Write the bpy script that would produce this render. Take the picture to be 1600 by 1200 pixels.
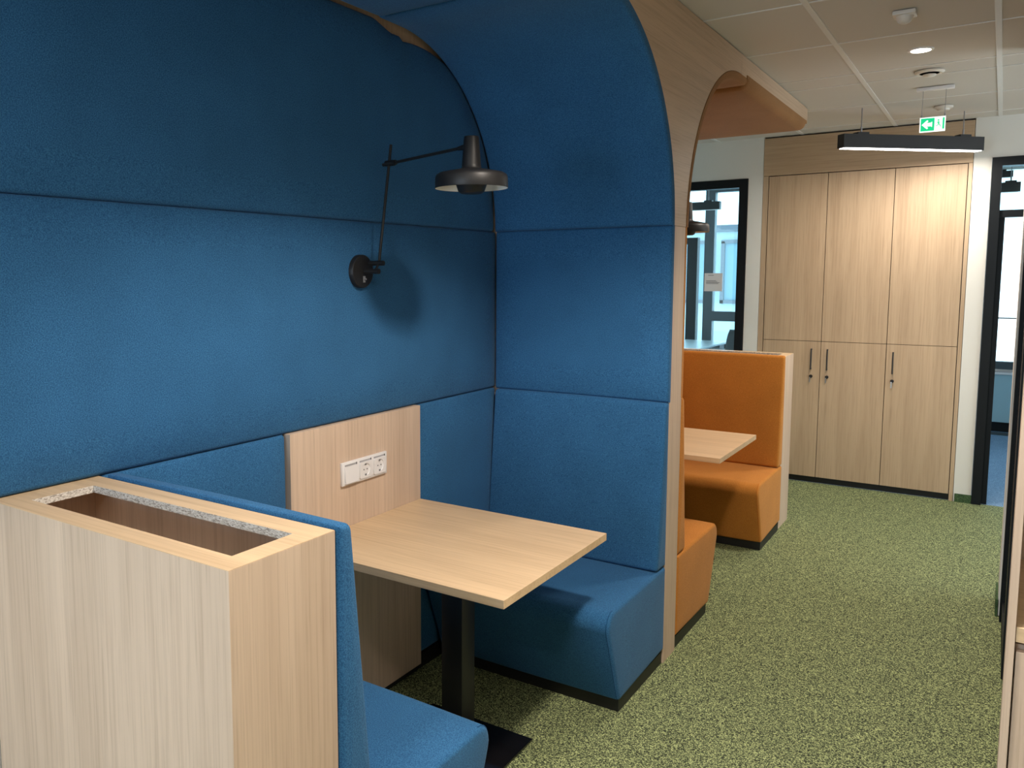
import bpy, bmesh, math, random
from mathutils import Vector, Matrix
random.seed(7)
for o in list(bpy.data.objects): bpy.data.objects.remove(o)
scn = bpy.context.scene
C = scn.collection
PI = math.pi

# ------------------------------------------------------------------ camera
cam_data = bpy.data.cameras.new('camera')
cam = bpy.data.objects.new('camera', cam_data); C.objects.link(cam)
yaw, pit, rol = math.radians(35.0162), math.radians(5.717), math.radians(-0.2084)
fw = Vector((-math.sin(yaw)*math.cos(pit), math.cos(yaw)*math.cos(pit), -math.sin(pit)))
rt = Vector((math.cos(yaw), math.sin(yaw), 0)); up = rt.cross(fw)
rt2 = rt*math.cos(rol)+up*math.sin(rol); up2 = -rt*math.sin(rol)+up*math.cos(rol)
m = Matrix((rt2, up2, -fw)).transposed().to_4x4(); m.translation = Vector((0, 0, 1.6561))
cam.matrix_world = m
cam_data.sensor_width = 36; cam_data.sensor_fit = 'HORIZONTAL'
cam_data.lens = 1287.337/1600*36
cam_data.shift_x = (800-662.09)/1600; cam_data.shift_y = -(600-557.75)/1600
cam_data.clip_start = 0.02
scn.camera = cam

# ------------------------------------------------------------------ world, lights, exposure
scn.view_settings.view_transform = 'Standard'; scn.view_settings.look = 'None'
scn.view_settings.gamma = 1; scn.view_settings.use_curve_mapping = False
scn.view_settings.exposure = 0.0
w = bpy.data.worlds.new('World'); scn.world = w; w.use_nodes = True
bg = w.node_tree.nodes['Background']; bg.inputs[0].default_value = (0.88, 0.95, 1.0, 1); bg.inputs[1].default_value = 3.2

def area(name, loc, target, sx, sy, power, col, spread=180):
    l = bpy.data.lights.new(name, 'AREA'); l.shape = 'RECTANGLE'; l.size = sx; l.size_y = sy
    l.energy = power; l.color = col; l.spread = math.radians(spread)
    o = bpy.data.objects.new(name, l); C.objects.link(o); o.location = loc
    o.rotation_euler = (Vector(target)-Vector(loc)).to_track_quat('-Z', 'Y').to_euler()
    return o
# daylight coming through the window wall behind the camera and the one at the far end
area('daylight_behind', (-1.35, -2.5, 1.5), (-1.35, 0, 1.35), 1.3, 1.2, 58, (0.62, 0.80, 1.0))
area('daylight_far_office', (-1.5, 10.75, 1.7), (-1.5, 8, 1.2), 6.5, 1.9, 130, (0.66, 0.84, 1.0))
WARM = (1.0, 0.88, 0.76)
DOWN_W = 15; PEND_W = 22

# ------------------------------------------------------------------ constants taken from the place
W = -1.914          # face of the upholstered left wall
BX = -1.102         # corridor face of the booths
ZC = 2.725          # ceiling
MY = 3.42           # mirror plane between the two booths
def mir(y, on): return 2*MY-y if on else y

# ------------------------------------------------------------------ materials
def newmat(name):
    mt = bpy.data.materials.new(name); mt.use_nodes = True
    return mt, mt.node_tree.nodes, mt.node_tree.links, mt.node_tree.nodes['Principled BSDF']
def plain(name, col, rough=0.6, metal=0.0, emit=None, es=0.0, spec=0.5):
    mt, n, l, b = newmat(name)
    b.inputs['Base Color'].default_value = (*col, 1); b.inputs['Roughness'].default_value = rough
    b.inputs['Metallic'].default_value = metal; b.inputs['Specular IOR Level'].default_value = spec
    # a faint procedural unevenness
    tc = n.new('ShaderNodeTexCoord'); no = n.new('ShaderNodeTexNoise'); no.inputs['Scale'].default_value = 220
    bp = n.new('ShaderNodeBump'); bp.inputs['Strength'].default_value = 0.03; bp.inputs['Distance'].default_value = 0.001
    l.new(tc.outputs['Object'], no.inputs['Vector']); l.new(no.outputs['Fac'], bp.inputs['Height']); l.new(bp.outputs['Normal'], b.inputs['Normal'])
    if emit: b.inputs['Emission Color'].default_value = (*emit, 1); b.inputs['Emission Strength'].default_value = es
    return mt
def ramp(n, pts):
    r = n.new('ShaderNodeValToRGB')
    r.color_ramp.elements[0].position = pts[0][0]; r.color_ramp.elements[0].color = (*pts[0][1], 1)
    r.color_ramp.elements[1].position = pts[-1][0]; r.color_ramp.elements[1].color = (*pts[-1][1], 1)
    for p, c in pts[1:-1]:
        e = r.color_ramp.elements.new(p); e.color = (*c, 1)
    return r
def wood(name, grain, tint=(1, 1, 1), rough=0.5):
    """pale oak laminate, grain running along the given axis"""
    mt, n, l, b = newmat(name)
    tc = n.new('ShaderNodeTexCoord')
    def mapped(lo, hi):
        mp = n.new('ShaderNodeMapping'); s = [hi]*3; s['xyz'.index(grain)] = lo
        mp.inputs['Scale'].default_value = s; l.new(tc.outputs['Object'], mp.inputs['Vector']); return mp
    mp1 = mapped(0.7, 11); n1 = n.new('ShaderNodeTexNoise'); n1.inputs['Scale'].default_value = 1; n1.inputs['Detail'].default_value = 4; n1.inputs['Distortion'].default_value = 0.6
    mp2 = mapped(5, 230); n2 = n.new('ShaderNodeTexNoise'); n2.inputs['Scale'].default_value = 1; n2.inputs['Detail'].default_value = 3
    mp3 = mapped(1.3, 85); n3 = n.new('ShaderNodeTexNoise'); n3.inputs['Scale'].default_value = 1; n3.inputs['Detail'].default_value = 6; n3.inputs['Distortion'].default_value = 0.4
    l.new(mp1.outputs[0], n1.inputs['Vector']); l.new(mp2.outputs[0], n2.inputs['Vector']); l.new(mp3.outputs[0], n3.inputs['Vector'])
    t = tint
    A = (0.62*t[0], 0.490*t[1], 0.372*t[2]); B = (0.56*t[0], 0.435*t[1], 0.325*t[2]); D = (0.44*t[0], 0.315*t[1], 0.205*t[2])
    r1 = ramp(n, [(0.32, B), (0.55, A), (0.72, tuple(x*1.06 for x in A))])
    l.new(n1.outputs['Fac'], r1.inputs[0])
    r3 = ramp(n, [(0.34, (0.80, 0.77, 0.75)), (0.48, (0.98, 0.98, 0.98)), (0.64, (1.03, 1.03, 1.03))])
    l.new(n3.outputs['Fac'], r3.inputs[0])
    r2 = ramp(n, [(0.33, (0.80, 0.78, 0.76)), (0.47, (1, 1, 1)), (0.7, (1.03, 1.03, 1.03))])
    l.new(n2.outputs['Fac'], r2.inputs[0])
    m1 = n.new('ShaderNodeMix'); m1.data_type = 'RGBA'; m1.blend_type = 'MULTIPLY'; m1.inputs[0].default_value = 0.5
    m2 = n.new('ShaderNodeMix'); m2.data_type = 'RGBA'; m2.blend_type = 'MULTIPLY'; m2.inputs[0].default_value = 0.55
    l.new(r1.outputs[0], m1.inputs[6]); l.new(r3.outputs[0], m1.inputs[7])
    l.new(m1.outputs[2], m2.inputs[6]); l.new(r2.outputs[0], m2.inputs[7])
    l.new(m2.outputs[2], b.inputs['Base Color'])
    bp = n.new('ShaderNodeBump'); bp.inputs['Strength'].default_value = 0.08; bp.inputs['Distance'].default_value = 0.0008
    l.new(n2.outputs['Fac'], bp.inputs['Height']); l.new(bp.outputs['Normal'], b.inputs['Normal'])
    b.inputs['Roughness'].default_value = rough; b.inputs['Specular IOR Level'].default_value = 0.35
    return mt
def fabric(name, c1, c2, sheen_col, sheen=0.25):
    mt, n, l, b = newmat(name)
    tc = n.new('ShaderNodeTexCoord')
    n1 = n.new('ShaderNodeTexNoise'); n1.inputs['Scale'].default_value = 330; n1.inputs['Detail'].default_value = 3
    n2 = n.new('ShaderNodeTexNoise'); n2.inputs['Scale'].default_value = 5; n2.inputs['Detail'].default_value = 3
    l.new(tc.outputs['Object'], n1.inputs['Vector']); l.new(tc.outputs['Object'], n2.inputs['Vector'])
    r = ramp(n, [(0.33, c1), (0.67, c2)]); l.new(n1.outputs['Fac'], r.inputs[0])
    r2 = ramp(n, [(0.3, (0.93, 0.93, 0.93)), (0.7, (1.06, 1.06, 1.06))]); l.new(n2.outputs['Fac'], r2.inputs[0])
    mx = n.new('ShaderNodeMix'); mx.data_type = 'RGBA'; mx.blend_type = 'MULTIPLY'; mx.inputs[0].default_value = 1
    l.new(r.outputs[0], mx.inputs[6]); l.new(r2.outputs[0], mx.inputs[7]); l.new(mx.outputs[2], b.inputs['Base Color'])
    # woven threads as bump
    wv = n.new('ShaderNodeTexVoronoi'); wv.inputs['Scale'].default_value = 520; l.new(tc.outputs['Object'], wv.inputs['Vector'])
    bp = n.new('ShaderNodeBump'); bp.inputs['Strength'].default_value = 0.25; bp.inputs['Distance'].default_value = 0.001
    l.new(wv.outputs['Distance'], bp.inputs['Height']); l.new(bp.outputs['Normal'], b.inputs['Normal'])
    b.inputs['Roughness'].default_value = 0.9; b.inputs['Specular IOR Level'].default_value = 0.12
    b.inputs['Sheen Weight'].default_value = sheen; b.inputs['Sheen Tint'].default_value = (*sheen_col, 1); b.inputs['Sheen Roughness'].default_value = 0.45
    return mt
def carpet(name, pts, scale=150):
    mt, n, l, b = newmat(name)
    tc = n.new('ShaderNodeTexCoord')
    n1 = n.new('ShaderNodeTexNoise'); n1.inputs['Scale'].default_value = scale; n1.inputs['Detail'].default_value = 2.5; n1.inputs['Roughness'].default_value = 0.6
    v = n.new('ShaderNodeTexVoronoi'); v.inputs['Scale'].default_value = scale*1.5
    l.new(tc.outputs['Object'], n1.inputs['Vector']); l.new(tc.outputs['Object'], v.inputs['Vector'])
    sep = n.new('ShaderNodeSeparateColor'); l.new(v.outputs['Color'], sep.inputs[0])
    mx = n.new('ShaderNodeMix'); mx.data_type = 'FLOAT'; mx.inputs[0].default_value = 0.28
    l.new(n1.outputs['Fac'], mx.inputs[2]); l.new(sep.outputs[0], mx.inputs[3])
    r = ramp(n, pts); l.new(mx.outputs[0], r.inputs[0]); l.new(r.outputs[0], b.inputs['Base Color'])
    bp = n.new('ShaderNodeBump'); bp.inputs['Strength'].default_value = 0.6; bp.inputs['Distance'].default_value = 0.004
    l.new(mx.outputs[0], bp.inputs['Height']); l.new(bp.outputs['Normal'], b.inputs['Normal'])
    b.inputs['Roughness'].default_value = 0.95; b.inputs['Specular IOR Level'].default_value = 0.1
    return mt

M = {}
M['wood_z'] = wood('oak_laminate_vertical', 'z', (1.0, 0.975, 0.99))
M['wood_y'] = wood('oak_laminate_along_corridor', 'y', (0.92, 0.87, 0.80))
M['wood_x'] = wood('oak_laminate_across', 'x', (1.06, 0.98, 0.80), 0.42)
M['cup_z'] = wood('cupboard_oak_vertical', 'z', (0.83, 0.765, 0.665))
M['cup_x'] = wood('cupboard_oak_across', 'x', (0.80, 0.73, 0.62))
M['blue'] = fabric('blue_felt', (0.017, 0.077, 0.188), (0.042, 0.160, 0.335), (0.60, 0.78, 1.0), 0.12)
M['orange'] = fabric('orange_felt', (0.40, 0.150, 0.024), (0.56, 0.228, 0.048), (1.0, 0.75, 0.5), 0.15)
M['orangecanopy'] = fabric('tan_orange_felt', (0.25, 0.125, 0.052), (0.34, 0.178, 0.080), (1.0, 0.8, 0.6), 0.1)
M['bluepipe'] = fabric('blue_piping', (0.008, 0.05, 0.14), (0.014, 0.085, 0.2), (0.3, 0.5, 0.9))
M['orangepipe'] = fabric('orange_piping', (0.38, 0.11, 0.012), (0.46, 0.14, 0.02), (1, .7, .4), 0.1)
M['black'] = plain('black_powder_coat', (0.012, 0.012, 0.014), 0.42)
M['lampblack'] = plain('lamp_black_satin', (0.012, 0.012, 0.013), 0.45, spec=0.35)
M['frame'] = plain('anthracite_frame', (0.006, 0.008, 0.010), 0.5, spec=0.2)
M['greyframe'] = plain('grey_window_frame', (0.055, 0.075, 0.088), 0.5)
M['plinth'] = plain('black_plinth', (0.008, 0.008, 0.009), 0.5)
M['glossblack'] = plain('black_glass_plate', (0.006, 0.005, 0.006), 0.08)
M['white'] = plain('white_plastic', (0.78, 0.78, 0.80), 0.3)
M['wall'] = plain('white_wall_paint', (0.74, 0.73, 0.69), 0.9)
M['inner'] = plain('white_lamp_lining', (0.85, 0.82, 0.78), 0.5)
M['dark'] = plain('dark_hole', (0.02, 0.02, 0.02), 0.7)
M['grey'] = plain('grey_metal', (0.32, 0.32, 0.33), 0.4, 0.6)
M['steel'] = plain('bright_steel', (0.75, 0.75, 0.75), 0.25, 1.0)
M['lens'] = plain('clear_label_strip', (0.40, 0.40, 0.42), 0.2)
M['tile'] = plain('ceiling_tile', (0.60, 0.565, 0.52), 0.95)
M['rail'] = plain('ceiling_rail', (0.72, 0.71, 0.69), 0.55)
M['sensor'] = plain('sensor_plastic', (0.70, 0.66, 0.60), 0.4)
M['glow'] = plain('lamp_diffuser', (1, 1, 1), 0.5, 0, (1.0, 0.97, 0.93), 14)
M['downglow'] = plain('downlight_lens', (1, 1, 1), 0.5, 0, (1.0, 0.93, 0.84), 12)
M['signgreen'] = plain('exit_green', (0.0, 0.42, 0.16), 0.5, 0, (0.0, 0.62, 0.24), 0.9)
M['signwhite'] = plain('exit_white', (0.9, 0.95, 0.92), 0.5, 0, (0.9, 1.0, 0.95), 0.9)
M['paper'] = plain('paper', (0.80, 0.76, 0.76), 0.8)
M['ink'] = plain('grey_ink', (0.30, 0.28, 0.30), 0.8)
M['desk'] = plain('white_desktop', (0.62, 0.72, 0.76), 0.35)
M['chair'] = plain('dark_grey_chair', (0.045, 0.055, 0.062), 0.7)
M['parapet'] = plain('blue_grey_radiator', (0.36, 0.56, 0.64), 0.6)
M['facade'] = plain('pale_facade', (0.42, 0.55, 0.62), 0.8)
M['facadewin'] = plain('facade_window', (0.16, 0.30, 0.38), 0.3)
M['facadeframe'] = plain('facade_frame', (0.12, 0.15, 0.19), 0.6)
M['carpet'] = carpet('green_mottled_carpet', [(0.37, (0.026, 0.030, 0.022)), (0.46, (0.072, 0.088, 0.052)), (0.54, (0.175, 0.218, 0.104)), (0.63, (0.50, 0.56, 0.26))], 225)
M['carpetbase'] = carpet('dark_green_carpet_skirting', [(0.34, (0.03, 0.055, 0.028)), (0.55, (0.06, 0.11, 0.05)), (0.7, (0.12, 0.18, 0.08))])
M['bluecarpet'] = carpet('blue_carpet', [(0.34, (0.12, 0.20, 0.32)), (0.55, (0.22, 0.36, 0.54)), (0.7, (0.36, 0.50, 0.66))])
def chip():
    mt, n, l, b = newmat('chipboard_core')
    tc = n.new('ShaderNodeTexCoord'); v = n.new('ShaderNodeTexVoronoi'); v.inputs['Scale'].default_value = 330
    mp = n.new('ShaderNodeMapping'); mp.inputs['Scale'].default_value = (0.6, 0.6, 1.5)
    l.new(tc.outputs['Object'], mp.inputs['Vector']); l.new(mp.outputs[0], v.inputs['Vector'])
    s = n.new('ShaderNodeSeparateColor'); l.new(v.outputs['Color'], s.inputs[0])
    r = ramp(n, [(0.05, (0.30, 0.26, 0.22)), (0.3, (0.55, 0.50, 0.44)), (0.95, (0.76, 0.72, 0.66))]); l.new(s.outputs[0], r.inputs[0])
    l.new(r.outputs[0], b.inputs['Base Color']); b.inputs['Roughness'].default_value = 0.9
    return mt
M['chip'] = chip()
def glassmat():
    mt, n, l, b = newmat('window_glass')
    tr = n.new('ShaderNodeBsdfTransparent'); tr.inputs[0].default_value = (0.86, 0.96, 0.985, 1)
    gl = n.new('ShaderNodeBsdfGlossy'); gl.inputs['Roughness'].default_value = 0.0
    fr = n.new('ShaderNodeFresnel'); fr.inputs[0].default_value = 1.45
    mx = n.new('ShaderNodeMixShader'); l.new(fr.outputs[0], mx.inputs[0]); l.new(tr.outputs[0], mx.inputs[1]); l.new(gl.outputs[0], mx.inputs[2])
    l.new(mx.outputs[0], n['Material Output'].inputs['Surface'])
    return mt
M['glass'] = glassmat()

# ------------------------------------------------------------------ helpers
class MB:
    """collects geometry in world coordinates; build() links it as ONE mesh object"""
    def __init__(s): s.v = []; s.f = []; s.mi = []
    def add(s, vs, fs, mi=0):
        o = len(s.v); s.v += [tuple(v) for v in vs]; s.f += [tuple(i+o for i in f) for f in fs]; s.mi += [mi]*len(fs); return s
    def box(s, x0, x1, y0, y1, z0, z1, mi=0, bev=0.0, seg=2):
        bm = bmesh.new(); bmesh.ops.create_cube(bm, size=1)
        for v in bm.verts: v.co = Vector(((x0+x1)/2+v.co.x*(x1-x0), (y0+y1)/2+v.co.y*(y1-y0), (z0+z1)/2+v.co.z*(z1-z0)))
        if bev: bmesh.ops.bevel(bm, geom=bm.edges[:], offset=bev, segments=seg, affect='EDGES', profile=0.5)
        bm.verts.index_update(); s.add([v.co for v in bm.verts], [[v.index for v in f.verts] for f in bm.faces], mi); bm.free(); return s
    def obox(s, c, u, v, w_, mi=0):
        c = Vector(c); u = Vector(u); v = Vector(v); w_ = Vector(w_)
        vs = [c+u*a+v*b+w_*d for a in (-1, 1) for b in (-1, 1) for d in (-1, 1)]
        return s.add(vs, [(0, 1, 3, 2), (4, 6, 7, 5), (0, 4, 5, 1), (2, 3, 7, 6), (0, 2, 6, 4), (1, 5, 7, 3)], mi)
    def tube(s, p, q, r, r2=None, n=20, mi=0):
        p = Vector(p); q = Vector(q); r2 = r if r2 is None else r2
        d = (q-p).normalized(); a = d.orthogonal().normalized(); b = d.cross(a)
        vs = []
        for (c, rr) in ((p, r), (q, r2)):
            vs += [c+(a*math.cos(2*PI*i/n)+b*math.sin(2*PI*i/n))*rr for i in range(n)]
        fs = [(i, (i+1) % n, n+(i+1) % n, n+i) for i in range(n)]+[tuple(range(n-1, -1, -1)), tuple(range(n, 2*n))]
        return s.add(vs, fs, mi)
    def lathe(s, c, prof, n=48, axis='z', mi=0, close=False):
        c = Vector(c); vs = []
        for (r, h) in prof:
            for i in range(n):
                t = 2*PI*i/n; a, b = r*math.cos(t), r*math.sin(t)
                vs.append(c+(Vector((a, b, h)) if axis == 'z' else Vector((h, a, b)) if axis == 'x' else Vector((b, h, a))))
        fs = []
        for k in range(len(prof)-1):
            for i in range(n): fs.append((k*n+i, k*n+(i+1) % n, (k+1)*n+(i+1) % n, (k+1)*n+i))
        if prof[0][0] > 1e-5: fs.append(tuple(range(n-1, -1, -1)) if not close else ())
        if prof[-1][0] > 1e-5: fs.append(tuple((len(prof)-1)*n+i for i in range(n)) if not close else ())
        fs = [f for f in fs if f]
        return s.add(vs, fs, mi)
    def prism(s, pts, axis, a0, a1, mi=0):
        """2-D outline extruded along an axis; outline coords are the other two axes in x,y,z order"""
        def P(p, a): return {'x': (a, p[0], p[1]), 'y': (p[0], a, p[1]), 'z': (p[0], p[1], a)}[axis]
        n = len(pts); vs = [P(p, a0) for p in pts]+[P(p, a1) for p in pts]
        return s.add(vs, [(i, (i+1) % n, n+(i+1) % n, n+i) for i in range(n)]+[tuple(range(n-1, -1, -1)), tuple(range(n, 2*n))], mi)
    def build(s, name, mats, parent=None, smooth=False, origin=None):
        if not isinstance(mats, (list, tuple)): mats = [mats]
        if parent is not None: o0 = Vector(parent['_o']) if '_o' in parent else Vector((0, 0, 0))
        elif origin is not None: o0 = Vector(origin)
        else:
            xs = [v[0] for v in s.v]; ys = [v[1] for v in s.v]; zs = [v[2] for v in s.v]
            o0 = Vector(((min(xs)+max(xs))/2, (min(ys)+max(ys))/2, min(zs)))
        me = bpy.data.meshes.new(name)
        me.from_pydata([Vector(v)-o0 for v in s.v], [], s.f)
        for mt in mats: me.materials.append(mt)
        me.polygons.foreach_set('material_index', s.mi)
        bm = bmesh.new(); bm.from_mesh(me)
        bmesh.ops.recalc_face_normals(bm, faces=bm.faces)
        if smooth:
            for f in bm.faces: f.smooth = True
            for e in bm.edges:
                if len(e.link_faces) == 2 and e.calc_face_angle(0) > math.radians(38): e.smooth = False
        bm.to_mesh(me); bm.free()
        o = bpy.data.objects.new(name, me); C.objects.link(o)
        if parent is not None: o.parent = parent
        else: o.location = o0
        ORG[o.name] = tuple(o0)
        if parent is None: o['_o'] = list(o0)
        else: o['_o'] = list(o0)
        return o
ORG = {}
def thing(name, loc, label, cat, group=None):
    o = bpy.data.objects.new(name, None); C.objects.link(o); o.location = loc; o['_o'] = list(loc)
    o.empty_display_size = 0.1
    return tag(o, label, cat, group)
def tag(o, label, cat, group=None):
    o['label'] = label; o['category'] = cat
    if group: o['group'] = group
    return o
def struct(o): o['kind'] = 'structure'; return o
# NB parts are built with mesh coordinates relative to their thing's base, sub-parts likewise

def grid_samples(L, r, n):
    a = [r*(1-math.cos(PI/2*i/6)) for i in range(7)]
    mid = [r+(L-2*r)*i/n for i in range(1, n)]
    return a+mid+[L-x for x in reversed(a)]
def pad(mapf, U, V, T, r=0.02, crown=0.006, nu=8, nv=8):
    """upholstered pad: mapf(u, v, h) -> point, rounded rim of radius r, slightly crowned face"""
    us = grid_samples(U, r, nu); vs_ = grid_samples(V, r, nv); mb = MB(); nU, nV = len(us), len(vs_)
    def H(u, v):
        dx = max(0, r-min(u, U-u)); dy = max(0, r-min(v, V-v)); q = min(r, math.hypot(dx, dy))
        ru = min(1, min(u, U-u)/0.13); rv = min(1, min(v, V-v)/0.13); cr = crown*math.sin(ru*PI/2)*math.sin(rv*PI/2)
        return T-r+math.sqrt(max(0, r*r-q*q))+cr
    top = [mapf(u, v, H(u, v)) for u in us for v in vs_]
    fs = [(i*nV+j, (i+1)*nV+j, (i+1)*nV+j+1, i*nV+j+1) for i in range(nU-1) for j in range(nV-1)]
    rim = [(i, 0) for i in range(nU)]+[(nU-1, j) for j in range(1, nV)]+[(i, nV-1) for i in range(nU-2, -1, -1)]+[(0, j) for j in range(nV-2, 0, -1)]
    base = len(top); bot = [mapf(us[i], vs_[j], 0) for i, j in rim]; n = len(rim)
    fs += [(rim[k][0]*nV+rim[k][1], rim[(k+1) % n][0]*nV+rim[(k+1) % n][1], base+(k+1) % n, base+k) for k in range(n)]
    allb = len(top)+n; back = [mapf(u, v, 0) for u in us for v in vs_]
    fs += [(allb+i*nV+j, allb+i*nV+j+1, allb+(i+1)*nV+j+1, allb+(i+1)*nV+j) for i in range(nU-1) for j in range(nV-1)]
    mb.add(top+bot+back, fs); return mb

def fillet_poly(pts, rads, seg=6):
    out = []; n = len(pts)
    for i in range(n):
        p = Vector(pts[i]); a = (Vector(pts[i-1])-p); b = (Vector(pts[(i+1) % n])-p)
        la, lb = a.length, b.length; a.normalize(); b.normalize(); r = max(rads[i], 0.0008)
        ang = a.angle(b); t = min(r/math.tan(ang/2), la*0.49, lb*0.49); r = t*math.tan(ang/2)
        c = p+(a+b).normalized()*(r/math.sin(ang/2)); s = p+a*t; e = p+b*t
        a0 = math.atan2(s.y-c.y, s.x-c.x); a1 = math.atan2(e.y-c.y, e.x-c.x); d = a1-a0
        while d > PI: d -= 2*PI
        while d < -PI: d += 2*PI
        for k in range(seg+1):
            t_ = a0+d*k/seg; out.append((c.x+r*math.cos(t_), c.y+r*math.sin(t_)))
    return out
def inset_poly(pts, e):
    n = len(pts); A = sum(pts[i][0]*pts[(i+1) % n][1]-pts[(i+1) % n][0]*pts[i][1] for i in range(n)); sg = 1 if A > 0 else -1
    lines = []
    for i in range(n):
        p = Vector(pts[i]); q = Vector(pts[(i+1) % n]); d = (q-p).normalized(); nn = Vector((-d.y, d.x))*sg
        lines.append((p+nn*e, d))
    out = []
    for i in range(n):
        p, d = lines[i-1]; q, f = lines[i]; den = d.x*f.y-d.y*f.x
        t = ((q.x-p.x)*f.y-(q.y-p.y)*f.x)/den; out.append(tuple(p+d*t))
    return out
def loaf(pts, rads, x0, x1, r, bulge=0.004, flip=None):
    """upholstered block: (y,z) outline run along x with rounded ends"""
    xs = [(x0+r*(1-math.cos(PI/2*i/5)), r*(1-math.sin(PI/2*i/5))) for i in range(6)]
    mid = [(x0+r+(x1-x0-2*r)*i/6, -bulge*math.sin(PI*i/6)) for i in range(1, 6)]
    xs = xs+mid+[(x0+x1-x, e) for x, e in reversed(xs)]
    mb = MB(); secs = []
    for x, e in xs:
        P = fillet_poly(inset_poly(pts, e), [max(0.001, q-e*0.6) for q in rads])
        secs.append([(x, a, b) for a, b in P])
    n = len(secs[0]); vs = [p for s in secs for p in s]; fs = []
    for k in range(len(secs)-1): fs += [(k*n+i, k*n+(i+1) % n, (k+1)*n+(i+1) % n, (k+1)*n+i) for i in range(n)]
    # bulging end caps (fan rings)
    for side, k in ((-1, 0), (1, len(secs)-1)):
        ring = secs[k]; cy = sum(p[1] for p in ring)/n; cz = sum(p[2] for p in ring)/n; prev = [k*n+i for i in range(n)]
        for s_ in (0.8, 0.5, 0.2):
            base = len(vs); vs += [(ring[0][0]+side*0.004*(1-s_*s_), cy+(p[1]-cy)*s_, cz+(p[2]-cz)*s_) for p in ring]
            fs += [(prev[i], prev[(i+1) % n], base+(i+1) % n, base+i) for i in range(n)]; prev = [base+i for i in range(n)]
        fs.append(tuple(prev))
    mb.add(vs, fs); return mb, secs
def tube_path(pts, r, n=6):
    mb = MB()
    for a, b in zip(pts[:-1], pts[1:]): mb.tube(a, b, r, n=n)
    return mb

# ================================================================== THE SETTING
fl = MB(); fl.box(-3.6, 2.6, -2.2, 7.03, -0.06, 0.0); struct(fl.build('floor', M['carpet']))
f2 = MB(); f2.box(-5.6, 2.6, 7.03, 10.6, -0.06, 0.0); struct(f2.build('floor', M['bluecarpet']))
# ceiling with its exposed grid
ce = MB(); ce.box(-5.6, 2.6, -2.2, 10.6, ZC, ZC+0.05)
gx = [-0.075+0.628*k for k in range(-8, 5)]
for x in gx: ce.box(x-0.012, x+0.012, -2.2, 10.6, ZC-0.004, ZC, 1)
gy = [3.66-0.715*k for k in range(1, 8)]+[3.66, 4.38, 5.09, 5.35, 6.06, 6.775]+[6.775+0.715*k for k in range(1, 6)]
for y in gy: ce.box(-5.6, 2.6, y-0.0055, y+0.0055, ZC-0.003, ZC, 1)
struct(ce.build('ceiling', [M['tile'], M['rail']]))
# left wall behind the booths, then a recess
wl = MB(); wl.box(-2.10, -1.965, -2.2, 5.97, 0, ZC); struct(wl.build('wall_left', M['wall']))
w2 = MB(); w2.box(-3.6, -3.48, 5.97, 7.0, 0, ZC); w2.box(-3.48, -2.10, 5.85, 5.97, 0, ZC); struct(w2.build('wall_recess', M['wall']))
# wall at the corridor end, around cupboards, glazing and doorway
YB = 7.01
wb = MB()
wb.box(-1.718, -1.607, YB, YB+0.55, 0, ZC)
wb.box(-0.213, -0.106, YB, YB+0.55, 0, ZC)
wb.box(-1.607, -0.213, YB+0.50, YB+0.55, 0, ZC)
wb.box(-3.5, -1.718, YB, YB+0.12, 2.415, ZC)
wb.box(-0.106, 1.2, YB, YB+0.12, 2.447, ZC)
wb.box(1.0, 2.6, YB, YB+0.12, 0, 2.447)
struct(wb.build('wall_back', M['wall']))
# right side
wr = MB(); wr.box(0.064, 0.20, 4.75, 5.0, 0, ZC); wr.box(0.14, 0.26, 2.70, 3.98, 0, ZC); wr.box(0.095, 0.20, 3.98, 4.80, 2.45, ZC)
wr.box(0.20, 2.6, 4.9, 5.0, 0, ZC); wr.box(2.5, 2.6, -2.2, 4.9, 0, ZC)
struct(wr.build('wall_right', M['wall']))
# window wall behind the camera
wf = MB(); wf.box(-2.1, 2.6, -2.32, -2.2, 0, 0.8); wf.box(-2.1, 2.6, -2.32, -2.2, 2.15, ZC); wf.box(-0.60, 2.6, -2.32, -2.2, 0.8, 2.65)
struct(wf.build('wall_front', M['wall']))
wi = MB()
for x in (-2.05, -1.34, -0.63): wi.box(x-0.03, x+0.03, -2.30, -2.24, 0.8, 2.15)
wi.box(-2.08, -0.60, -2.30, -2.24, 0.8, 0.86); wi.box(-2.08, -0.60, -2.30, -2.24, 2.09, 2.15)
struct(wi.build('window_4', M['frame']))

# green carpet skirting
b1 = MB(); b1.box(-0.205, -0.103, YB-0.012, YB, 0, 0.06); struct(b1.build('baseboard_back', M['carpetbase']))
b2 = MB(); b2.box(0.054, 0.064, 4.73, 5.0, 0, 0.085); struct(b2.build('baseboard_right', M['carpetbase']))

# glazed partition left of the cupboards
g = MB()
g.box(-1.786, -1.720, YB-0.01, YB+0.07, 0, 2.412); g.box(-3.46, -1.786, YB-0.01, YB+0.07, 2.345, 2.412); g.box(-3.46, -1.786, YB-0.01, YB+0.07, 0, 0.06)
win1 = struct(g.build('window_1', M['frame']))
p = MB(); p.box(-3.46, -1.786, YB+0.025, YB+0.033, 0.06, 2.345); p.build('pane', M['glass'], win1)
# doorway right of the cupboards
d = MB()
d.box(-0.103, -0.045, YB-0.015, YB+0.10, 0, 2.445); d.box(0.86, 0.92, YB-0.015, YB+0.10, 0, 2.445)
d.box(-0.045, 0.86, YB-0.015, YB+0.10, 2.385, 2.445); d.box(-0.045, 0.86, YB+0.01, YB+0.09, 2.035, 2.085)
d.box(-0.045, -0.012, YB+0.03, YB+0.10, 0, 2.035)
door1 = struct(d.build('door_1', M['frame']))
p = MB(); p.box(-0.045, 0.86, YB+0.045, YB+0.053, 2.085, 2.385); p.build('transom_pane', M['glass'], door1)
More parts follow.
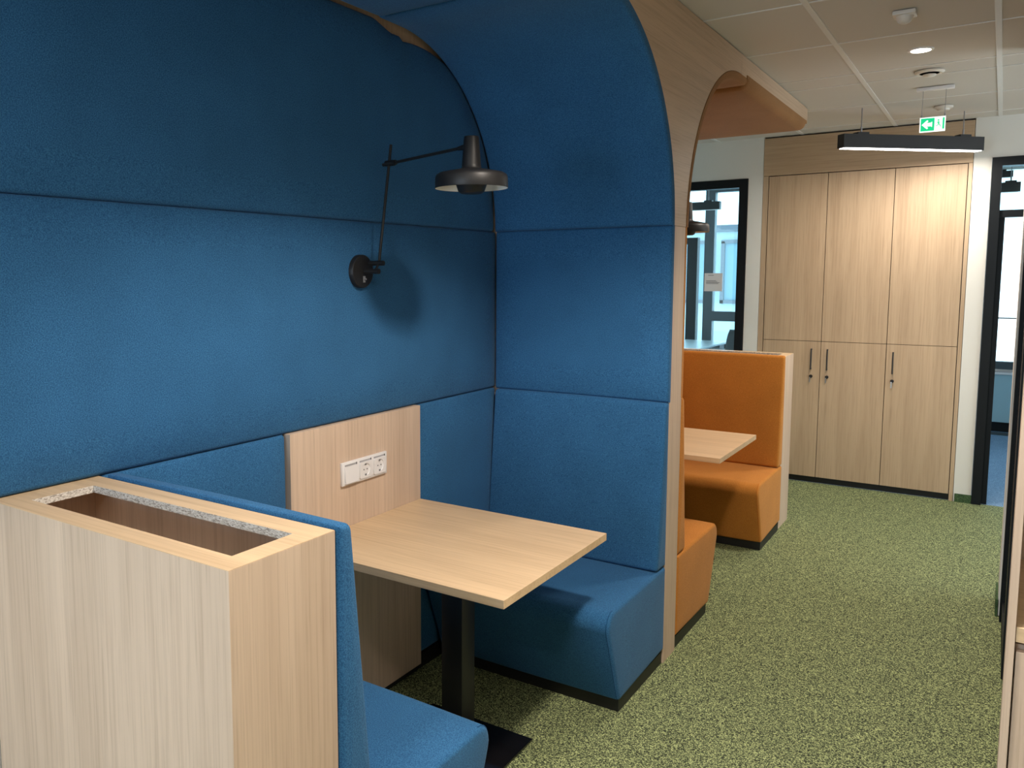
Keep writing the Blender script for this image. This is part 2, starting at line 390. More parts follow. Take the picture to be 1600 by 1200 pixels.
# black framed glazing on the right
d = MB()
d.box(0.080, 0.098, 3.99, 4.09, 0, 2.45); d.box(0.072, 0.095, 4.66, 4.745, 0, 2.45); d.box(0.080, 0.095, 4.09, 4.72, 2.38, 2.45); d.box(0.080, 0.095, 4.09, 4.72, 0, 0.1)
door2 = struct(d.build('door_2', M['frame']))
p = MB(); p.box(0.086, 0.092, 4.09, 4.72, 0.1, 2.38); p.build('pane', M['glossblack'], door2)

# exterior window wall of the offices beyond
YE = 10.45
e = MB(); e.box(-5.6, -0.6, YE, YE+0.15, 0, 0.78); e.box(-5.6, 2.6, YE, YE+0.15, 2.70, ZC); e.box(-5.6, -5.4, 7.13, YE, 0, ZC); e.box(1.2, 1.3, 7.13, YE, 0, ZC)
struct(e.build('wall_far', M['wall']))
e = MB()
e.box(-3.255, -3.13, YE-0.05, YE+0.05, 0.78, 2.02, 1); e.box(-5.4, -3.13, YE-0.05, YE+0.05, 2.02, 2.10, 1)
e.box(-3.045, -2.93, YE-0.05, YE+0.05, 0.78, 2.70)
e.box(-2.93, -1.2, YE-0.05, YE+0.05, 1.07, 1.19); e.box(-2.93, -1.2, YE-0.05, YE+0.05, 2.64, 2.70)
e.box(-1.3, -1.2, YE-0.05, YE+0.05, 0.78, 2.70); e.box(-5.4, -1.2, YE-0.05, YE+0.05, 0.74, 0.79)
win2 = struct(e.build('window_2', [M['greyframe'], M['frame']]))
p = MB(); p.box(-5.4, -1.2, YE+0.0, YE+0.008, 0.79, 2.70); p.build('pane', M['glass'], win2)
e = MB()
e.box(-0.6, 1.2, YE-0.05, YE+0.05, 0.655, 0.735); e.box(-0.6, 1.2, YE-0.02, YE+0.02, 1.178, 1.190); e.box(-0.66, -0.6, YE-0.05, YE+0.05, 0.655, 2.70)
win3 = struct(e.build('window_3', M['greyframe']))
p = MB(); p.box(-0.6, 1.2, YE+0.0, YE+0.008, 0.735, 2.70); p.build('pane', M['glass'], win3)
e = MB(); e.box(-1.2, -0.6, YE, YE+0.15, 0, 2.70); e.box(-0.6, 1.2, YE+0.06, YE+0.15, 0, 0.66); struct(e.build('wall_far', M['wall']))

# ================================================================== OFFICES SEEN THROUGH THE GLASS
r_ = thing('radiator', (0.2, YE-0.03, 0.0), 'pale blue radiator panel under the window beyond the right-hand doorway', 'radiator')
q = MB(); q.box(-0.55, 0.9, YE-0.06, YE+0.05, 0.10, 0.60, bev=0.004); q.build('panel', M['parapet'], r_)
q = MB(); q.box(-0.55, 0.9, YE-0.08, YE+0.05, 0.60, 0.625, bev=0.003); t_ = q.build('top_cover', M['white'], r_)
q = MB(); q.box(-0.55, 0.9, YE-0.05, YE+0.05, 0.0, 0.10); q.build('plinth', M['frame'], r_)
q = MB()
for k in range(5): q.box(-0.55, 0.9, YE-0.28+k*0.035, YE-0.262+k*0.035, 0.0, 0.006)
tag(q.build('floor_grille', M['greyframe']), 'slatted grey floor grille in front of the pale blue radiator', 'grille')

# desk and chair behind the glass
dk = thing('desk', (-3.2, 9.5, 0), 'white-topped office desk behind the glazed partition', 'desk')
q = MB(); q.box(-3.75, -2.68, 8.9, 10.25, 0.815, 0.84, bev=0.003); q.build('desktop', M['desk'], dk)
for x in (-3.7, -2.74):
    for y in (8.96, 10.19):
        q = MB(); q.box(x-0.02, x+0.02, y-0.02, y+0.02, 0, 0.815); q.build('leg', M['white'], dk)
ch = thing('office_chair', (-2.0, 8.45, 0), 'dark grey office chair with rounded back behind the glazed partition', 'chair')
def chairback(u, v, h):
    a = (u/0.50-0.5)*1.0
    s = 1.0-0.18*abs(2*v/0.58-1)**3
    return (-2.0+0.28*math.sin(a*1.6)*s, 8.28+0.12*(math.cos(a*1.6)-1)*-1.0-h, 0.53+v*1.0)
q = pad(chairback, 0.50, 0.58, 0.05, 0.045, 0.01); q.build('backrest', M['chair'], ch, True)
q = MB(); q.box(-2.24, -1.76, 8.30, 8.78, 0.42, 0.49, bev=0.03, seg=4); q.build('seat', M['chair'], ch, True)
q = MB(); q.tube((-2.0, 8.5, 0.09), (-2.0, 8.5, 0.42), 0.025); q.build('column', M['grey'], ch, True)
for k in range(5):
    t = 2*PI*k/5+0.3; q = MB(); q.tube((-2.0, 8.5, 0.09), (-2.0+0.28*math.cos(t), 8.5+0.28*math.sin(t), 0.06), 0.018, 0.012); lg = q.build('base_arm', M['chair'], ch, True)
    q = MB(); q.tube((-2.0+0.28*math.cos(t)-0.015, 8.5+0.28*math.sin(t), 0.03), (-2.0+0.28*math.cos(t)+0.015, 8.5+0.28*math.sin(t), 0.03), 0.03); q.build('caster', M['black'], lg, True)

# neighbouring building outside
nb = thing('office_building', (-7.0, 20.6, -3), 'pale blue office building outside the far left window', 'building')
q = MB(); q.box(-14, -2.6, 20, 26, -3, 2.62); q.build('wall', M['facade'], nb)
q = MB(); q.box(-14.1, -2.5, 19.9, 26, 2.62, 2.78); q.build('roof_edge', M['facadeframe'], nb)
for zz in (-1.6, 0.95):
    for k in range(8):
        x = -13.0+k*1.26
        q = MB(); q.box(x, x+0.08, 19.9, 20.0, zz, zz+1.45); q.box(x+1.0, x+1.08, 19.9, 20.0, zz, zz+1.45); q.box(x+.48, x+.58, 19.9, 20.0, zz, zz+1.45)
        q.box(x, x+1.08, 19.9, 20, zz, zz+0.08); q.box(x, x+1.08, 19.9, 20, zz+1.4, zz+1.48)
        wn = q.build('window', M['facadeframe'], nb)
        q = MB(); q.box(x+0.08, x+1.0, 19.95, 19.99, zz+0.08, zz+1.4); q.build('pane', M['facadewin'], wn)

# note taped to the glass
nt = MB(); nt.box(-2.050, -1.905, YB+0.018, YB+0.0245, 1.508, 1.658)
for zz, a, b in ((1.640, -2.02, -1.975), (1.596, -2.035, -1.955), (1.588, -2.035, -1.945), (1.580, -2.035, -1.925), (1.572, -2.035, -1.935)):
    nt.box(a, b, YB+0.0172, YB+0.018, zz-0.0022, zz+0.0022, 1)
tag(nt.build('paper_note', [M['paper'], M['ink']]), 'small white printed notice stuck on the glazed partition', 'notice')

# ------------------------------------------------------------------ linear pendants
def pendant(p, q_, z0, z1, label, power, wires=(0.14, 0.87), grp='black linear pendant lamps'):
    a = Vector((p[0], p[1], 0)); b = Vector((q_[0], q_[1], 0)); c = (a+b)/2; u = (b-a)/2; n_ = Vector((-u.y, u.x, 0)).normalized()*0.033
    t = thing('pendant_lamp', (c.x, c.y, z0), label, 'lamp', grp)
    h = (z1-z0)/2
    m_ = MB(); m_.obox((c.x, c.y, z0+0.002+h-0.001), u, n_, (0, 0, h-0.001)); m_.build('housing', M['lampblack'], t)
    m_ = MB(); m_.obox((c.x, c.y, z0+0.0005), u*0.975, n_*0.86, (0, 0, 0.002)); m_.build('diffuser', M['glow'] if power else M['inner'], t)
    for k in wires:
        x = a+(b-a)*k
        m_ = MB(); m_.obox((x.x, x.y, z1+0.007), u.normalized()*0.04, n_*0.8, (0, 0, 0.007)); m_.build('bracket', M['lampblack'], t)
        m_ = MB(); m_.tube((x.x, x.y, z1+0.01), (x.x, x.y, ZC-0.004), 0.0035, n=8); m_.tube((x.x, x.y, z1+0.01), (x.x, x.y, z1+0.05), 0.006, n=10); m_.build('suspension_rod', M['grey'], t)
    if power:
        l = bpy.data.lights.new('pendant_light', 'AREA'); l.shape = 'RECTANGLE'; l.size = 2*u.length*0.96; l.size_y = 0.05; l.energy = power; l.color = (1, 0.90, 0.78)
        lo = bpy.data.objects.new('pendant_light', l); C.objects.link(lo); lo.location = (c.x, c.y, z0-0.004); lo.rotation_euler = (0, 0, math.atan2(u.y, u.x))
pendant((-0.913, 6.034), (-0.174, 6.736), 2.462, 2.552, 'black linear pendant lamp with glowing underside in front of the oak cupboards', PEND_W)
pendant((-3.4, 8.5), (-2.345, 8.5), 2.29, 2.37, 'black linear pendant lamp seen through the glazed partition on the left', 0, (0.15, 0.89))
pendant((-0.9, 8.5), (0.078, 8.5), 2.32, 2.40, 'lower of two black linear pendants seen through the right-hand doorway', 0, (0.1, 0.93))
pendant((-0.9, 9.35), (0.024, 9.35), 2.52, 2.58, 'upper of two black linear pendants seen through the right-hand doorway', 0, (0.1, 0.9))

pendant((-0.95, 0.30), (-0.25, 0.98), 2.462, 2.552, 'black linear pendant lamp above the corridor beside the blue booth', 11)
# ------------------------------------------------------------------ ceiling fittings
def downlight(x, y, label, power):
    t = thing('downlight', (x, y, ZC-0.008), label, 'downlight')
    m_ = MB(); m_.lathe((x, y, ZC-0.006), [(0.042, 0.0), (0.055, 0.0), (0.057, 0.006), (0.042, 0.006), (0.042, 0.0)], 40, close=True); m_.build('trim_ring', M['white'], t, True)
    m_ = MB(); m_.lathe((x, y, ZC-0.007), [(0.0, 0.0), (0.043, 0.001), (0.043, 0.006)], 40); m_.build('lens', M['downglow'], t, True)
    l = bpy.data.lights.new('downlight_beam', 'SPOT'); l.energy = power; l.spot_size = math.radians(130); l.spot_blend = 0.38; l.shadow_soft_size = 0.10; l.color = WARM
    lo = bpy.data.objects.new('downlight_beam', l); C.objects.link(lo); lo.location = (x, y, ZC-0.03)
downlight(-0.384, 4.727, 'glowing round recessed downlight in the ceiling', DOWN_W*8)
def beam(x, y, p, where):
    downlight(x, y, 'glowing round recessed downlight in the ceiling '+where, p)
beam(-0.384, 1.79, DOWN_W*15.5, 'beside the blue booth table')
beam(-0.384, -1.15, DOWN_W*6, 'behind the camera')
beam(1.5, 0.3, DOWN_W*5, 'of the kitchen corner')

s = thing('motion_sensor', (-0.39, 4.01, ZC-0.05), 'boxy pale motion sensor on the ceiling, nearest the camera', 'sensor')
m_ = MB(); m_.box(-0.432, -0.348, 3.97, 4.055, ZC-0.020, ZC-0.003, bev=0.004); m_.build('base', M['sensor'], s, True)
m_ = MB(); m_.lathe((-0.39, 4.012, ZC-0.020), [(0.0, -0.032), (0.012, -0.030), (0.024, -0.022), (0.031, -0.008), (0.033, 0.002)], 28); m_.build('dome', M['sensor'], s, True)
s = thing('ceiling_speaker', (-0.38, 5.24, ZC-0.03), 'round white ceiling air valve with a dark ring beside the downlight', 'vent')
m_ = MB(); m_.lathe((-0.38, 5.24, ZC-0.003), [(0.068, 0.0), (0.070, -0.006), (0.060, -0.014), (0.046, -0.012), (0.044, -0.002)], 44); m_.build('ring', M['sensor'], s, True)
m_ = MB(); m_.lathe((-0.38, 5.24, ZC-0.004), [(0.0, -0.0115), (0.046, -0.0115)], 30); m_.build('recess', M['dark'], s, True)
m_ = MB(); m_.lathe((-0.38, 5.24, ZC-0.006), [(0.0, -0.026), (0.026, -0.024), (0.032, -0.019), (0.032, -0.015), (0.008, -0.013), (0.008, -0.006)], 40); m_.build('disc', M['sensor'], s, True)
s.name = 'air_valve'
s = thing('smoke_detector', (-0.373, 6.38, ZC-0.03), 'flat round smoke detector on the ceiling behind the exit sign', 'detector')
m_ = MB(); m_.lathe((-0.373, 6.38, ZC-0.003), [(0.052, 0.0), (0.052, -0.010), (0.044, -0.016), (0.0, -0.017)], 36); m_.build('base', M['sensor'], s, True)
m_ = MB(); m_.lathe((-0.373, 6.38, ZC-0.018), [(0.036, 0.0), (0.032, -0.012), (0.0, -0.014)], 36); m_.build('cap', M['sensor'], s, True)

# exit sign
YS = 5.69
s = thing('exit_sign', (-0.39, YS, 2.46), 'green and white illuminated exit sign with left arrow hanging from the ceiling', 'sign')
m_ = MB(); m_.box(-0.472, -0.286, YS-0.02, YS+0.02, ZC-0.022, ZC-0.003, bev=0.003); m_.build('ceiling_mount', M['white'], s, True)
m_ = MB(); m_.box(-0.448, -0.320, YS-0.005, YS+0.005, 2.468, 2.552, bev=0.001); sp = m_.build('panel', M['signwhite'], s)
m_ = MB(); m_.box(-0.442, -0.374, YS-0.0062, YS-0.0052, 2.474, 2.546); m_.build('green_field', M['signgreen'], sp)
arr = [(-0.437, 2.510), (-0.410, 2.536), (-0.404, 2.530), (-0.412, 2.520), (-0.392, 2.520), (-0.385, 2.526), (-0.385, 2.494), (-0.392, 2.500), (-0.412, 2.500), (-0.404, 2.490), (-0.410, 2.484)]
m_ = MB(); m_.prism(arr, 'y', YS-0.0072, YS-0.0063); m_.build('arrow', M['signwhite'], sp)
m_ = MB(); m_.box(-0.334, -0.325, YS-0.0062, YS-0.0052, 2.480, 2.544)
def limb(a, b, r): m_.obox(((a[0]+b[0])/2, YS-0.0056, (a[1]+b[1])/2), ((b[0]-a[0])/2, 0, (b[1]-a[1])/2), (r*(b[1]-a[1])/math.hypot(b[0]-a[0], b[1]-a[1]), 0, -r*(b[0]-a[0])/math.hypot(b[0]-a[0], b[1]-a[1])), (0, 0.0006, 0))
m_.lathe((-0.3545, YS-0.0061, 2.531), [(0.0045, 0.0), (0.0045, 0.001)], 14, 'y')
limb((-0.355, 2.524), (-0.353, 2.510), 0.003); limb((-0.353, 2.511), (-0.346, 2.502), 0.0018); limb((-0.346, 2.502), (-0.343, 2.493), 0.0015)
limb((-0.353, 2.511), (-0.358, 2.501), 0.0018); limb((-0.358, 2.501), (-0.367, 2.499), 0.0015)
limb((-0.355, 2.522), (-0.363, 2.515), 0.0014); limb((-0.354, 2.522), (-0.347, 2.516), 0.0014)
m_.build('running_figure', M['signgreen'], sp)
for xa, xb in ((-0.438, -0.440), (-0.325, -0.326)):
    m_ = MB(); m_.tube((xa, YS, ZC-0.02), (xb, YS, 2.552), 0.0016, n=6); m_.tube((xb, YS, 2.552), (xb, YS, 2.568), 0.004, n=8); m_.build('wire', M['grey'], s)

# ================================================================== CUPBOARDS
XC = [-1.563, -1.1344, -0.6872, -0.2427]
sur = thing('cupboard_surround', (-0.91, YB+0.2, 0), 'oak surround and header panel framing the built-in cupboards', 'surround')
m_ = MB(); m_.box(-1.605, -0.216, YB-0.002, YB+0.018, 2.422, 2.713); m_.build('header_panel', M['cup_x'], sur)
m_ = MB(); m_.box(-1.605, -1.566, YB, YB+0.48, 0.0, 2.420); m_.build('side_panel', M['cup_z'], sur)
m_ = MB(); m_.box(-0.240, -0.216, YB, YB+0.48, 0.0, 2.420); m_.build('side_panel', M['cup_z'], sur)
m_ = MB(); m_.box(-1.566, -0.240, YB+0.03, YB+0.05, 0.0, 0.052); m_.build('plinth', M['plinth'], sur)
m_ = MB(); m_.box(-1.605, -0.216, YB+0.02, YB+0.04, 2.713, ZC-0.004); m_.build('shadow_gap', M['dark'], sur)
names3 = ['left oak cupboard, its lower door half hidden by the orange booth', 'middle oak cupboard with bar handle on the left edge of its door', 'right oak cupboard beside the white wall, key hanging in its lock']
for i in range(3):
    x0, x1 = XC[i]+0.0022, XC[i+1]-0.0022
    cb = thing('tall_cupboard', ((x0+x1)/2, YB+0.25, 0.05), names3[i], 'cupboard', 'built-in oak cupboards')
    m_ = MB(); m_.box(x0, x1, YB+0.022, YB+0.48, 0.052, 2.416); m_.build('carcass', M['dark'], cb)
    m_ = MB(); m_.box(x0, x1, YB, YB+0.019, 1.1275, 2.416, bev=0.0008, seg=1); m_.build('upper_door', M['cup_z'], cb)
    m_ = MB(); m_.box(x0, x1, YB, YB+0.019, 0.050, 1.1235, bev=0.0008, seg=1); ld = m_.build('lower_door', M['cup_z'], cb)
    hx = (-1.197, -1.083, -0.639)[i]
    m_ = MB(); m_.tube((hx, YB-0.028, 0.905), (hx, YB-0.028, 1.070), 0.0052, n=12); m_.tube((hx, YB-0.028, 0.912), (hx, YB, 0.912), 0.004, n=10); m_.tube((hx, YB-0.028, 1.063), (hx, YB, 1.063), 0.004, n=10); m_.build('handle', M['black'], ld, True)
    m_ = MB(); m_.tube((hx, YB-0.010, 0.850), (hx, YB, 0.850), 0.0125, n=20); m_.tube((hx, YB-0.022, 0.850), (hx, YB-0.01, 0.850), 0.005, n=10); m_.build('lock', M['black'], ld, True)
    m_ = MB(); m_.box(hx-0.009, hx-0.001, YB-0.020, YB-0.018, 0.805, 0.846) if i < 2 else m_.box(hx-0.008, hx+0.002, YB-0.020, YB-0.018, 0.800, 0.846); m_.build('key', M['steel'] if i == 2 else M['grey'], ld)

# ================================================================== BOOTHS
ARC_R = 0.775; AC = 2.570; AZ = 1.850       # arch centre (blue); the orange one is mirrored
can = thing('booth_canopy', (-1.51, MY, 2.45), 'pale oak canopy with two arched openings over the blue and orange booths', 'canopy')
# arched fascia
out = [(0.90, 2.70), (0.90, AZ+ARC_R), (AC, AZ+ARC_R)]
N = 40
out += [(AC+ARC_R*math.sin(PI/2*k/N), AZ+ARC_R*math.cos(PI/2*k/N)) for k in range(1, N+1)]
out += [(2*MY-y, z) for y, z in reversed(out[2:])]
out += [(5.94, AZ+ARC_R), (5.94, 2.738), (0.90, 2.738)]
out = [p for i, p in enumerate(out) if i == 0 or (abs(p[0]-out[i-1][0])+abs(p[1]-out[i-1][1]) > 1e-6)]
out = out[1:]
# strips keep the concave outline clean: triangulate through bmesh
def poly_prism(pts, x0, x1, mi=0):
    bm = bmesh.new(); vs = [bm.verts.new((x0, y, z)) for y, z in pts]; f = bm.faces.new(vs)
    r = bmesh.ops.extrude_face_region(bm, geom=[f])
    for v in [g_ for g_ in r['geom'] if isinstance(g_, bmesh.types.BMVert)]: v.co.x = x1
    bmesh.ops.triangulate(bm, faces=[q_ for q_ in bm.faces if len(q_.verts) > 4])
    bm.verts.index_update(); mb = MB(); mb.add([v.co for v in bm.verts], [[v.index for v in q_.verts] for q_ in bm.faces], mi); bm.free(); return mb
ZT = ZC-0.0045
out = [(y, min(z, ZT)) for y, z in out]
# the end beam is a separate board (fine vertical seam at y = 4.29)
seam = 4.290
def clip(pts, lo, hi):
    def cl(P, a, keep):
        res = []
        for i in range(len(P)):
            p, q_ = P[i-1], P[i]
            ip, iq = keep(p[0], a), keep(q_[0], a)
            if ip != iq:
                t = (a-p[0])/(q_[0]-p[0]); res.append((a, p[1]+t*(q_[1]-p[1])))
            if iq: res.append(q_)
        return res
    P = cl(pts, lo, lambda v, a: v >= a); return cl(P, hi, lambda v, a: v <= a)
poly_prism(clip(out, -9, seam-0.0007), BX-0.02, BX).build('fascia', M['wood_y'], can)
poly_prism(clip(out, seam+0.0007, 9), BX-0.02, BX).build('fascia_extension', M['wood_y'], can)
m_ = MB(); m_.box(-1.955, BX-0.022, 0.92, 5.935, 2.64, ZT); m_.build('roof_board', M['wood_y'], can)
# wooden strip on the wall behind the upper cushions (shows in the gap at the top corner)
m_ = MB(); m_.box(-1.963, -1.955, 0.92, 5.93, 1.86, ZT); m_.build('side_board', M['cup_z'], can)
def arc_pad(on, mat):
    tail = 0.115; R = ARC_R-0.002; U = tail+R*PI/2; X0 = W-0.008; V = BX+0.002-X0
    def f(u, v, h):
        x = X0+v
        if u < tail: y, z = AC-tail+u, AZ+R-h
        else:
            a = (u-tail)/R; y, z = AC+(R-h)*math.sin(a), AZ+(R-h)*math.cos(a)
        return (x, mir(y, on), z)
    return pad(f, U, V, 0.034, 0.013, 0.016, 34, 16)
for on, mat, nm in ((False, 'blue', 'blue felt'), (True, 'orange', 'orange felt')):
    o = arc_pad(on, mat).build('curved_cushion', M['orangecanopy' if on else mat], can, True); o['label'] = nm+' curved cushion'
    y0, y1 = sorted((mir(0.935, on), mir(AC-0.118, on)))
    X0 = W+0.002; V = BX+0.004-X0
    def f(u, v, h, y0=y0, X0=X0): return (X0+v, y0+u, 2.638-h)
    o = pad(f, y1-y0, V, 0.062, 0.045, 0.004, 16, 8).build('ceiling_cushion', M['orangecanopy' if on else mat], can, True); o['label'] = nm+' flat ceiling cushion'

par = thing('booth_partition', (-1.51, MY, 0), 'tall partition with oak edge dividing the blue booth from the orange booth', 'partition')
m_ = MB(); m_.box(-1.955, BX-0.021, 3.352, 3.488, 0.0, 2.60); m_.build('core', M['wood_z'], par)
m_ = MB(); m_.box(BX-0.020, BX, 3.345, 3.495, 0.0, AZ-0.0012); m_.build('edge_board', M['wood_z'], par)
for on, mat, nm in ((False, 'blue', 'blue felt'), (True, 'orange', 'orange felt')):
    def f(u, v, h, on=on): return (W-0.008+u, mir(3.350-h, on), 1.126+v)
    o = pad(f, BX+0.001-(W-0.008), AZ+0.001-1.126, 0.030, 0.013, 0.018, 16, 16).build('back_cushion', M[mat], par, True); o['label'] = nm+' cushion'

# wall cushions
def wall_pad(on, y0, y1, z0, z1, T=0.031, r=0.013, crown=0.024, nu=16):
    a, b = sorted((mir(y0, on), mir(y1, on)))
    def f(u, v, h): return (-1.962+h, a+u, z0+v)
    return pad(f, b-a, z1-z0, T, r, crown, nu, 14)
def wall_top(on):
    # upper cushion follows the arch at its far corner
    pts = [(0.95, 1.853), (3.305, 1.853)]
    for k in range(1, 14):
        a = PI/2*(1-k/14); r = 0.735-0.034*math.exp(-((math.degrees(a)-38)/15.0)**2)*1.0
        pts.append((AC+r*math.cos(PI/2-a) if False else AC+r*math.sin(PI/2*(1-k/14)), AZ+r*math.cos(PI/2*(1-k/14))))
    return pts
def wall_top_pad(on):
    y0, y1, z0 = 0.80, 3.325, 1.8505; r = 0.013; T = 0.031
    def ztop(y):
        if y <= AC-0.12: return 2.592
        t = (y-(AC-0.12))
        c = 2.592-0.03*min(1, t/0.10)
        if y <= AC+0.05: return c
        d_ = y-AC; R = 0.764
        arc = AZ+math.sqrt(max(0.0, R*R-d_*d_))
        gap = 0.066*max(0, 1-abs(d_-0.05)/0.34)
        return min(c, arc-gap)
    ys = [y0+r*(1-math.cos(PI/2*i/6)) for i in range(7)]+[y0+r+(AC-0.2-y0-r)*i/10 for i in range(1, 11)]
    ys += [AC-0.2+(0.2+0.73)*i/40 for i in range(1, 41)]+[y1-0.02, y1-0.012, y1-0.008, y1-0.004, y1-0.001, y1]
    ys = sorted(set(round(y, 5) for y in ys if y <= y1))
    vs = [i/24 for i in range(25)]; mb = MB(); P = []
    for y in ys:
        zt = ztop(y); L = zt-z0
        for v in [0, .004, .012, .02, .03]+vs[1:-1]+[.965, .978, .988, .995, 1.0]:
            z = z0+v*L
            slope = 1.0
            if y > AC+0.2: slope = min(3.5, math.sqrt(1+((y-AC)/max(0.1, math.sqrt(max(0.01, 0.764**2-(y-AC)**2))))**2))
            dz = min(z-z0, (zt-z)/slope); dy = min(y-y0, y1-y); dx = max(0, r-dz); dd = max(0, r-dy); q_ = min(r, math.hypot(dx, dd))
            P.append((-1.962+T-r+math.sqrt(max(0, r*r-q_*q_))+0.024*math.sin(PI/2*min(1, dz/0.13))*math.sin(PI/2*min(1, dy/0.13)), mir(y, on), z))
    nV = len(vs)+8; nU = len(ys)
    nV = len(P)//nU
    back = [(-1.962, p[1], p[2]) for p in P]; k0 = len(P)
    fs = [(i*nV+j, (i+1)*nV+j, (i+1)*nV+j+1, i*nV+j+1) for i in range(nU-1) for j in range(nV-1)]
    fs += [(k0+a, k0+d_, k0+c, k0+b) for a, b, c, d_ in fs]
    rim = [(i, 0) for i in range(nU)]+[(nU-1, j) for j in range(1, nV)]+[(i, nV-1) for i in range(nU-2, -1, -1)]+[(0, j) for j in range(nV-2, 0, -1)]
    n = len(rim); ix = [a*nV+b for a, b in rim]
    fs += [(ix[k], ix[(k+1) % n], k0+ix[(k+1) % n], k0+ix[k]) for k in range(n)]
    mb.add(P+back, fs); return mb
LB = {False: 'blue', True: 'orange'}
for on in (False, True):
    c_ = LB[on]; g_ = 'padded wall cushions in the %s booth' % c_
    tag(wall_top_pad(on).build('wall_cushion', M[c_], None, True), 'uppermost %s felt wall cushion, curved at its far top corner' % c_ if not on else 'uppermost orange felt wall cushion inside the orange booth', 'wall cushion', g_)
    tag(wall_pad(on, 0.80, 3.345, 1.1285, 1.8505, nu=30).build('wall_cushion', M[c_], None, True), 'long %s felt wall cushion in the middle row behind the wall lamp' % c_, 'wall cushion', g_)
    tag(wall_pad(on, 1.268, 1.952, 0.065, 1.127).build('wall_cushion', M[c_], None, True), 'lower %s felt wall cushion between the planter and the socket panel' % c_, 'wall cushion', g_)
    tag(wall_pad(on, 2.709, 3.345, 0.065, 1.127).build('wall_cushion', M[c_], None, True), 'lower %s felt wall cushion between the socket panel and the partition' % c_, 'wall cushion', g_)
    a, b = sorted((mir(1.956, on), mir(2.7065, on)))
    m_ = MB(); m_.box(-1.962, W-0.001, a, b, 0.03, 1.127, bev=0.0008, seg=1)
    tag(m_.build('wall_panel', M['wood_z']), 'upright oak panel on the wall at the end of the table in the %s booth' % c_, 'panel')
    m_ = MB(); m_.box(-1.962, -1.93, a+0.0, b+0.0, 0.0, 0.03); m_.box(-1.962, -1.93, min(mir(1.272, on), mir(1.95, on)), max(mir(1.272, on), mir(1.95, on)), 0, 0.06); m_.box(-1.962, -1.93, min(mir(2.711, on), mir(3.3, on)), max(mir(2.711, on), mir(3.3, on)), 0, 0.06)
    struct(m_.build('baseboard_left', M['plinth']))

# benches ----------------------------------------------------------
def bench(yb, s, on, label, piping):
    """yb: back line, s: +1 when the bench faces +y"""
    mat = LB[on]
    t = thing('booth_bench', (-1.5, yb+s*0.3, 0), label, 'bench', 'upholstered booth benches')
    Y = lambda a: yb+s*a
    pts = [(Y(0.004), 0.062), (Y(0.500), 0.050), (Y(0.648), 0.428), (Y(0.004), 0.428)]
    mb, secs = loaf(pts, [0.006, 0.022, 0.055, 0.01], W+0.008, BX+0.004, 0.016, 0.003)
    seat = mb.build('seat_cushion', M[mat], t, True)
    for k in (4, len(secs)-5):
        ring = secs[k]; path = [p for p in ring if (p[2] > 0.06 and abs(p[1]-yb) > 0.09)]
        # piping seam runs over the top and down the front
        path = sorted(path, key=lambda p: (abs(p[1]-yb) if p[2] > 0.40 else 10-p[2]))
        sg = -1 if k == 4 else 1
        tube_path([(p[0]+sg*0.0008, p[1], p[2]) for p in path], 0.0016).build('piping', M[piping], seat, True)
    pts = [(Y(0.002), 0.430), (Y(0.112), 0.430), (Y(0.042), 1.126), (Y(0.002), 1.126)]
    if True: zt = 1.126 if s < 0 and not on or s > 0 and on else 1.136
    pts[2] = (pts[2][0], zt); pts[3] = (pts[3][0], zt)
    mb, secs = loaf(pts, [0.004, 0.016, 0.022, 0.004], W+0.001, BX+0.002, 0.014, 0.003)
    mb.build('backrest', M[mat], t, True)
    a, b = sorted((Y(0.004), Y(0.485)))
    m_ = MB(); m_.box(W+0.008, BX-0.006, a, b, 0.0, 0.052); m_.build('plinth', M['plinth'], t)
bench(1.264, 1, False, 'blue felt booth bench nearest the camera, behind the oak planter', 'bluepipe')
bench(3.345, -1, False, 'blue felt booth bench against the tall partition, beyond the table', 'bluepipe')
bench(2*MY-3.345, 1, True, 'orange felt booth bench with its back to the tall partition', 'orangepipe')
bench(2*MY-1.264, -1, True, 'orange felt booth bench facing the camera at the far end', 'orangepipe')

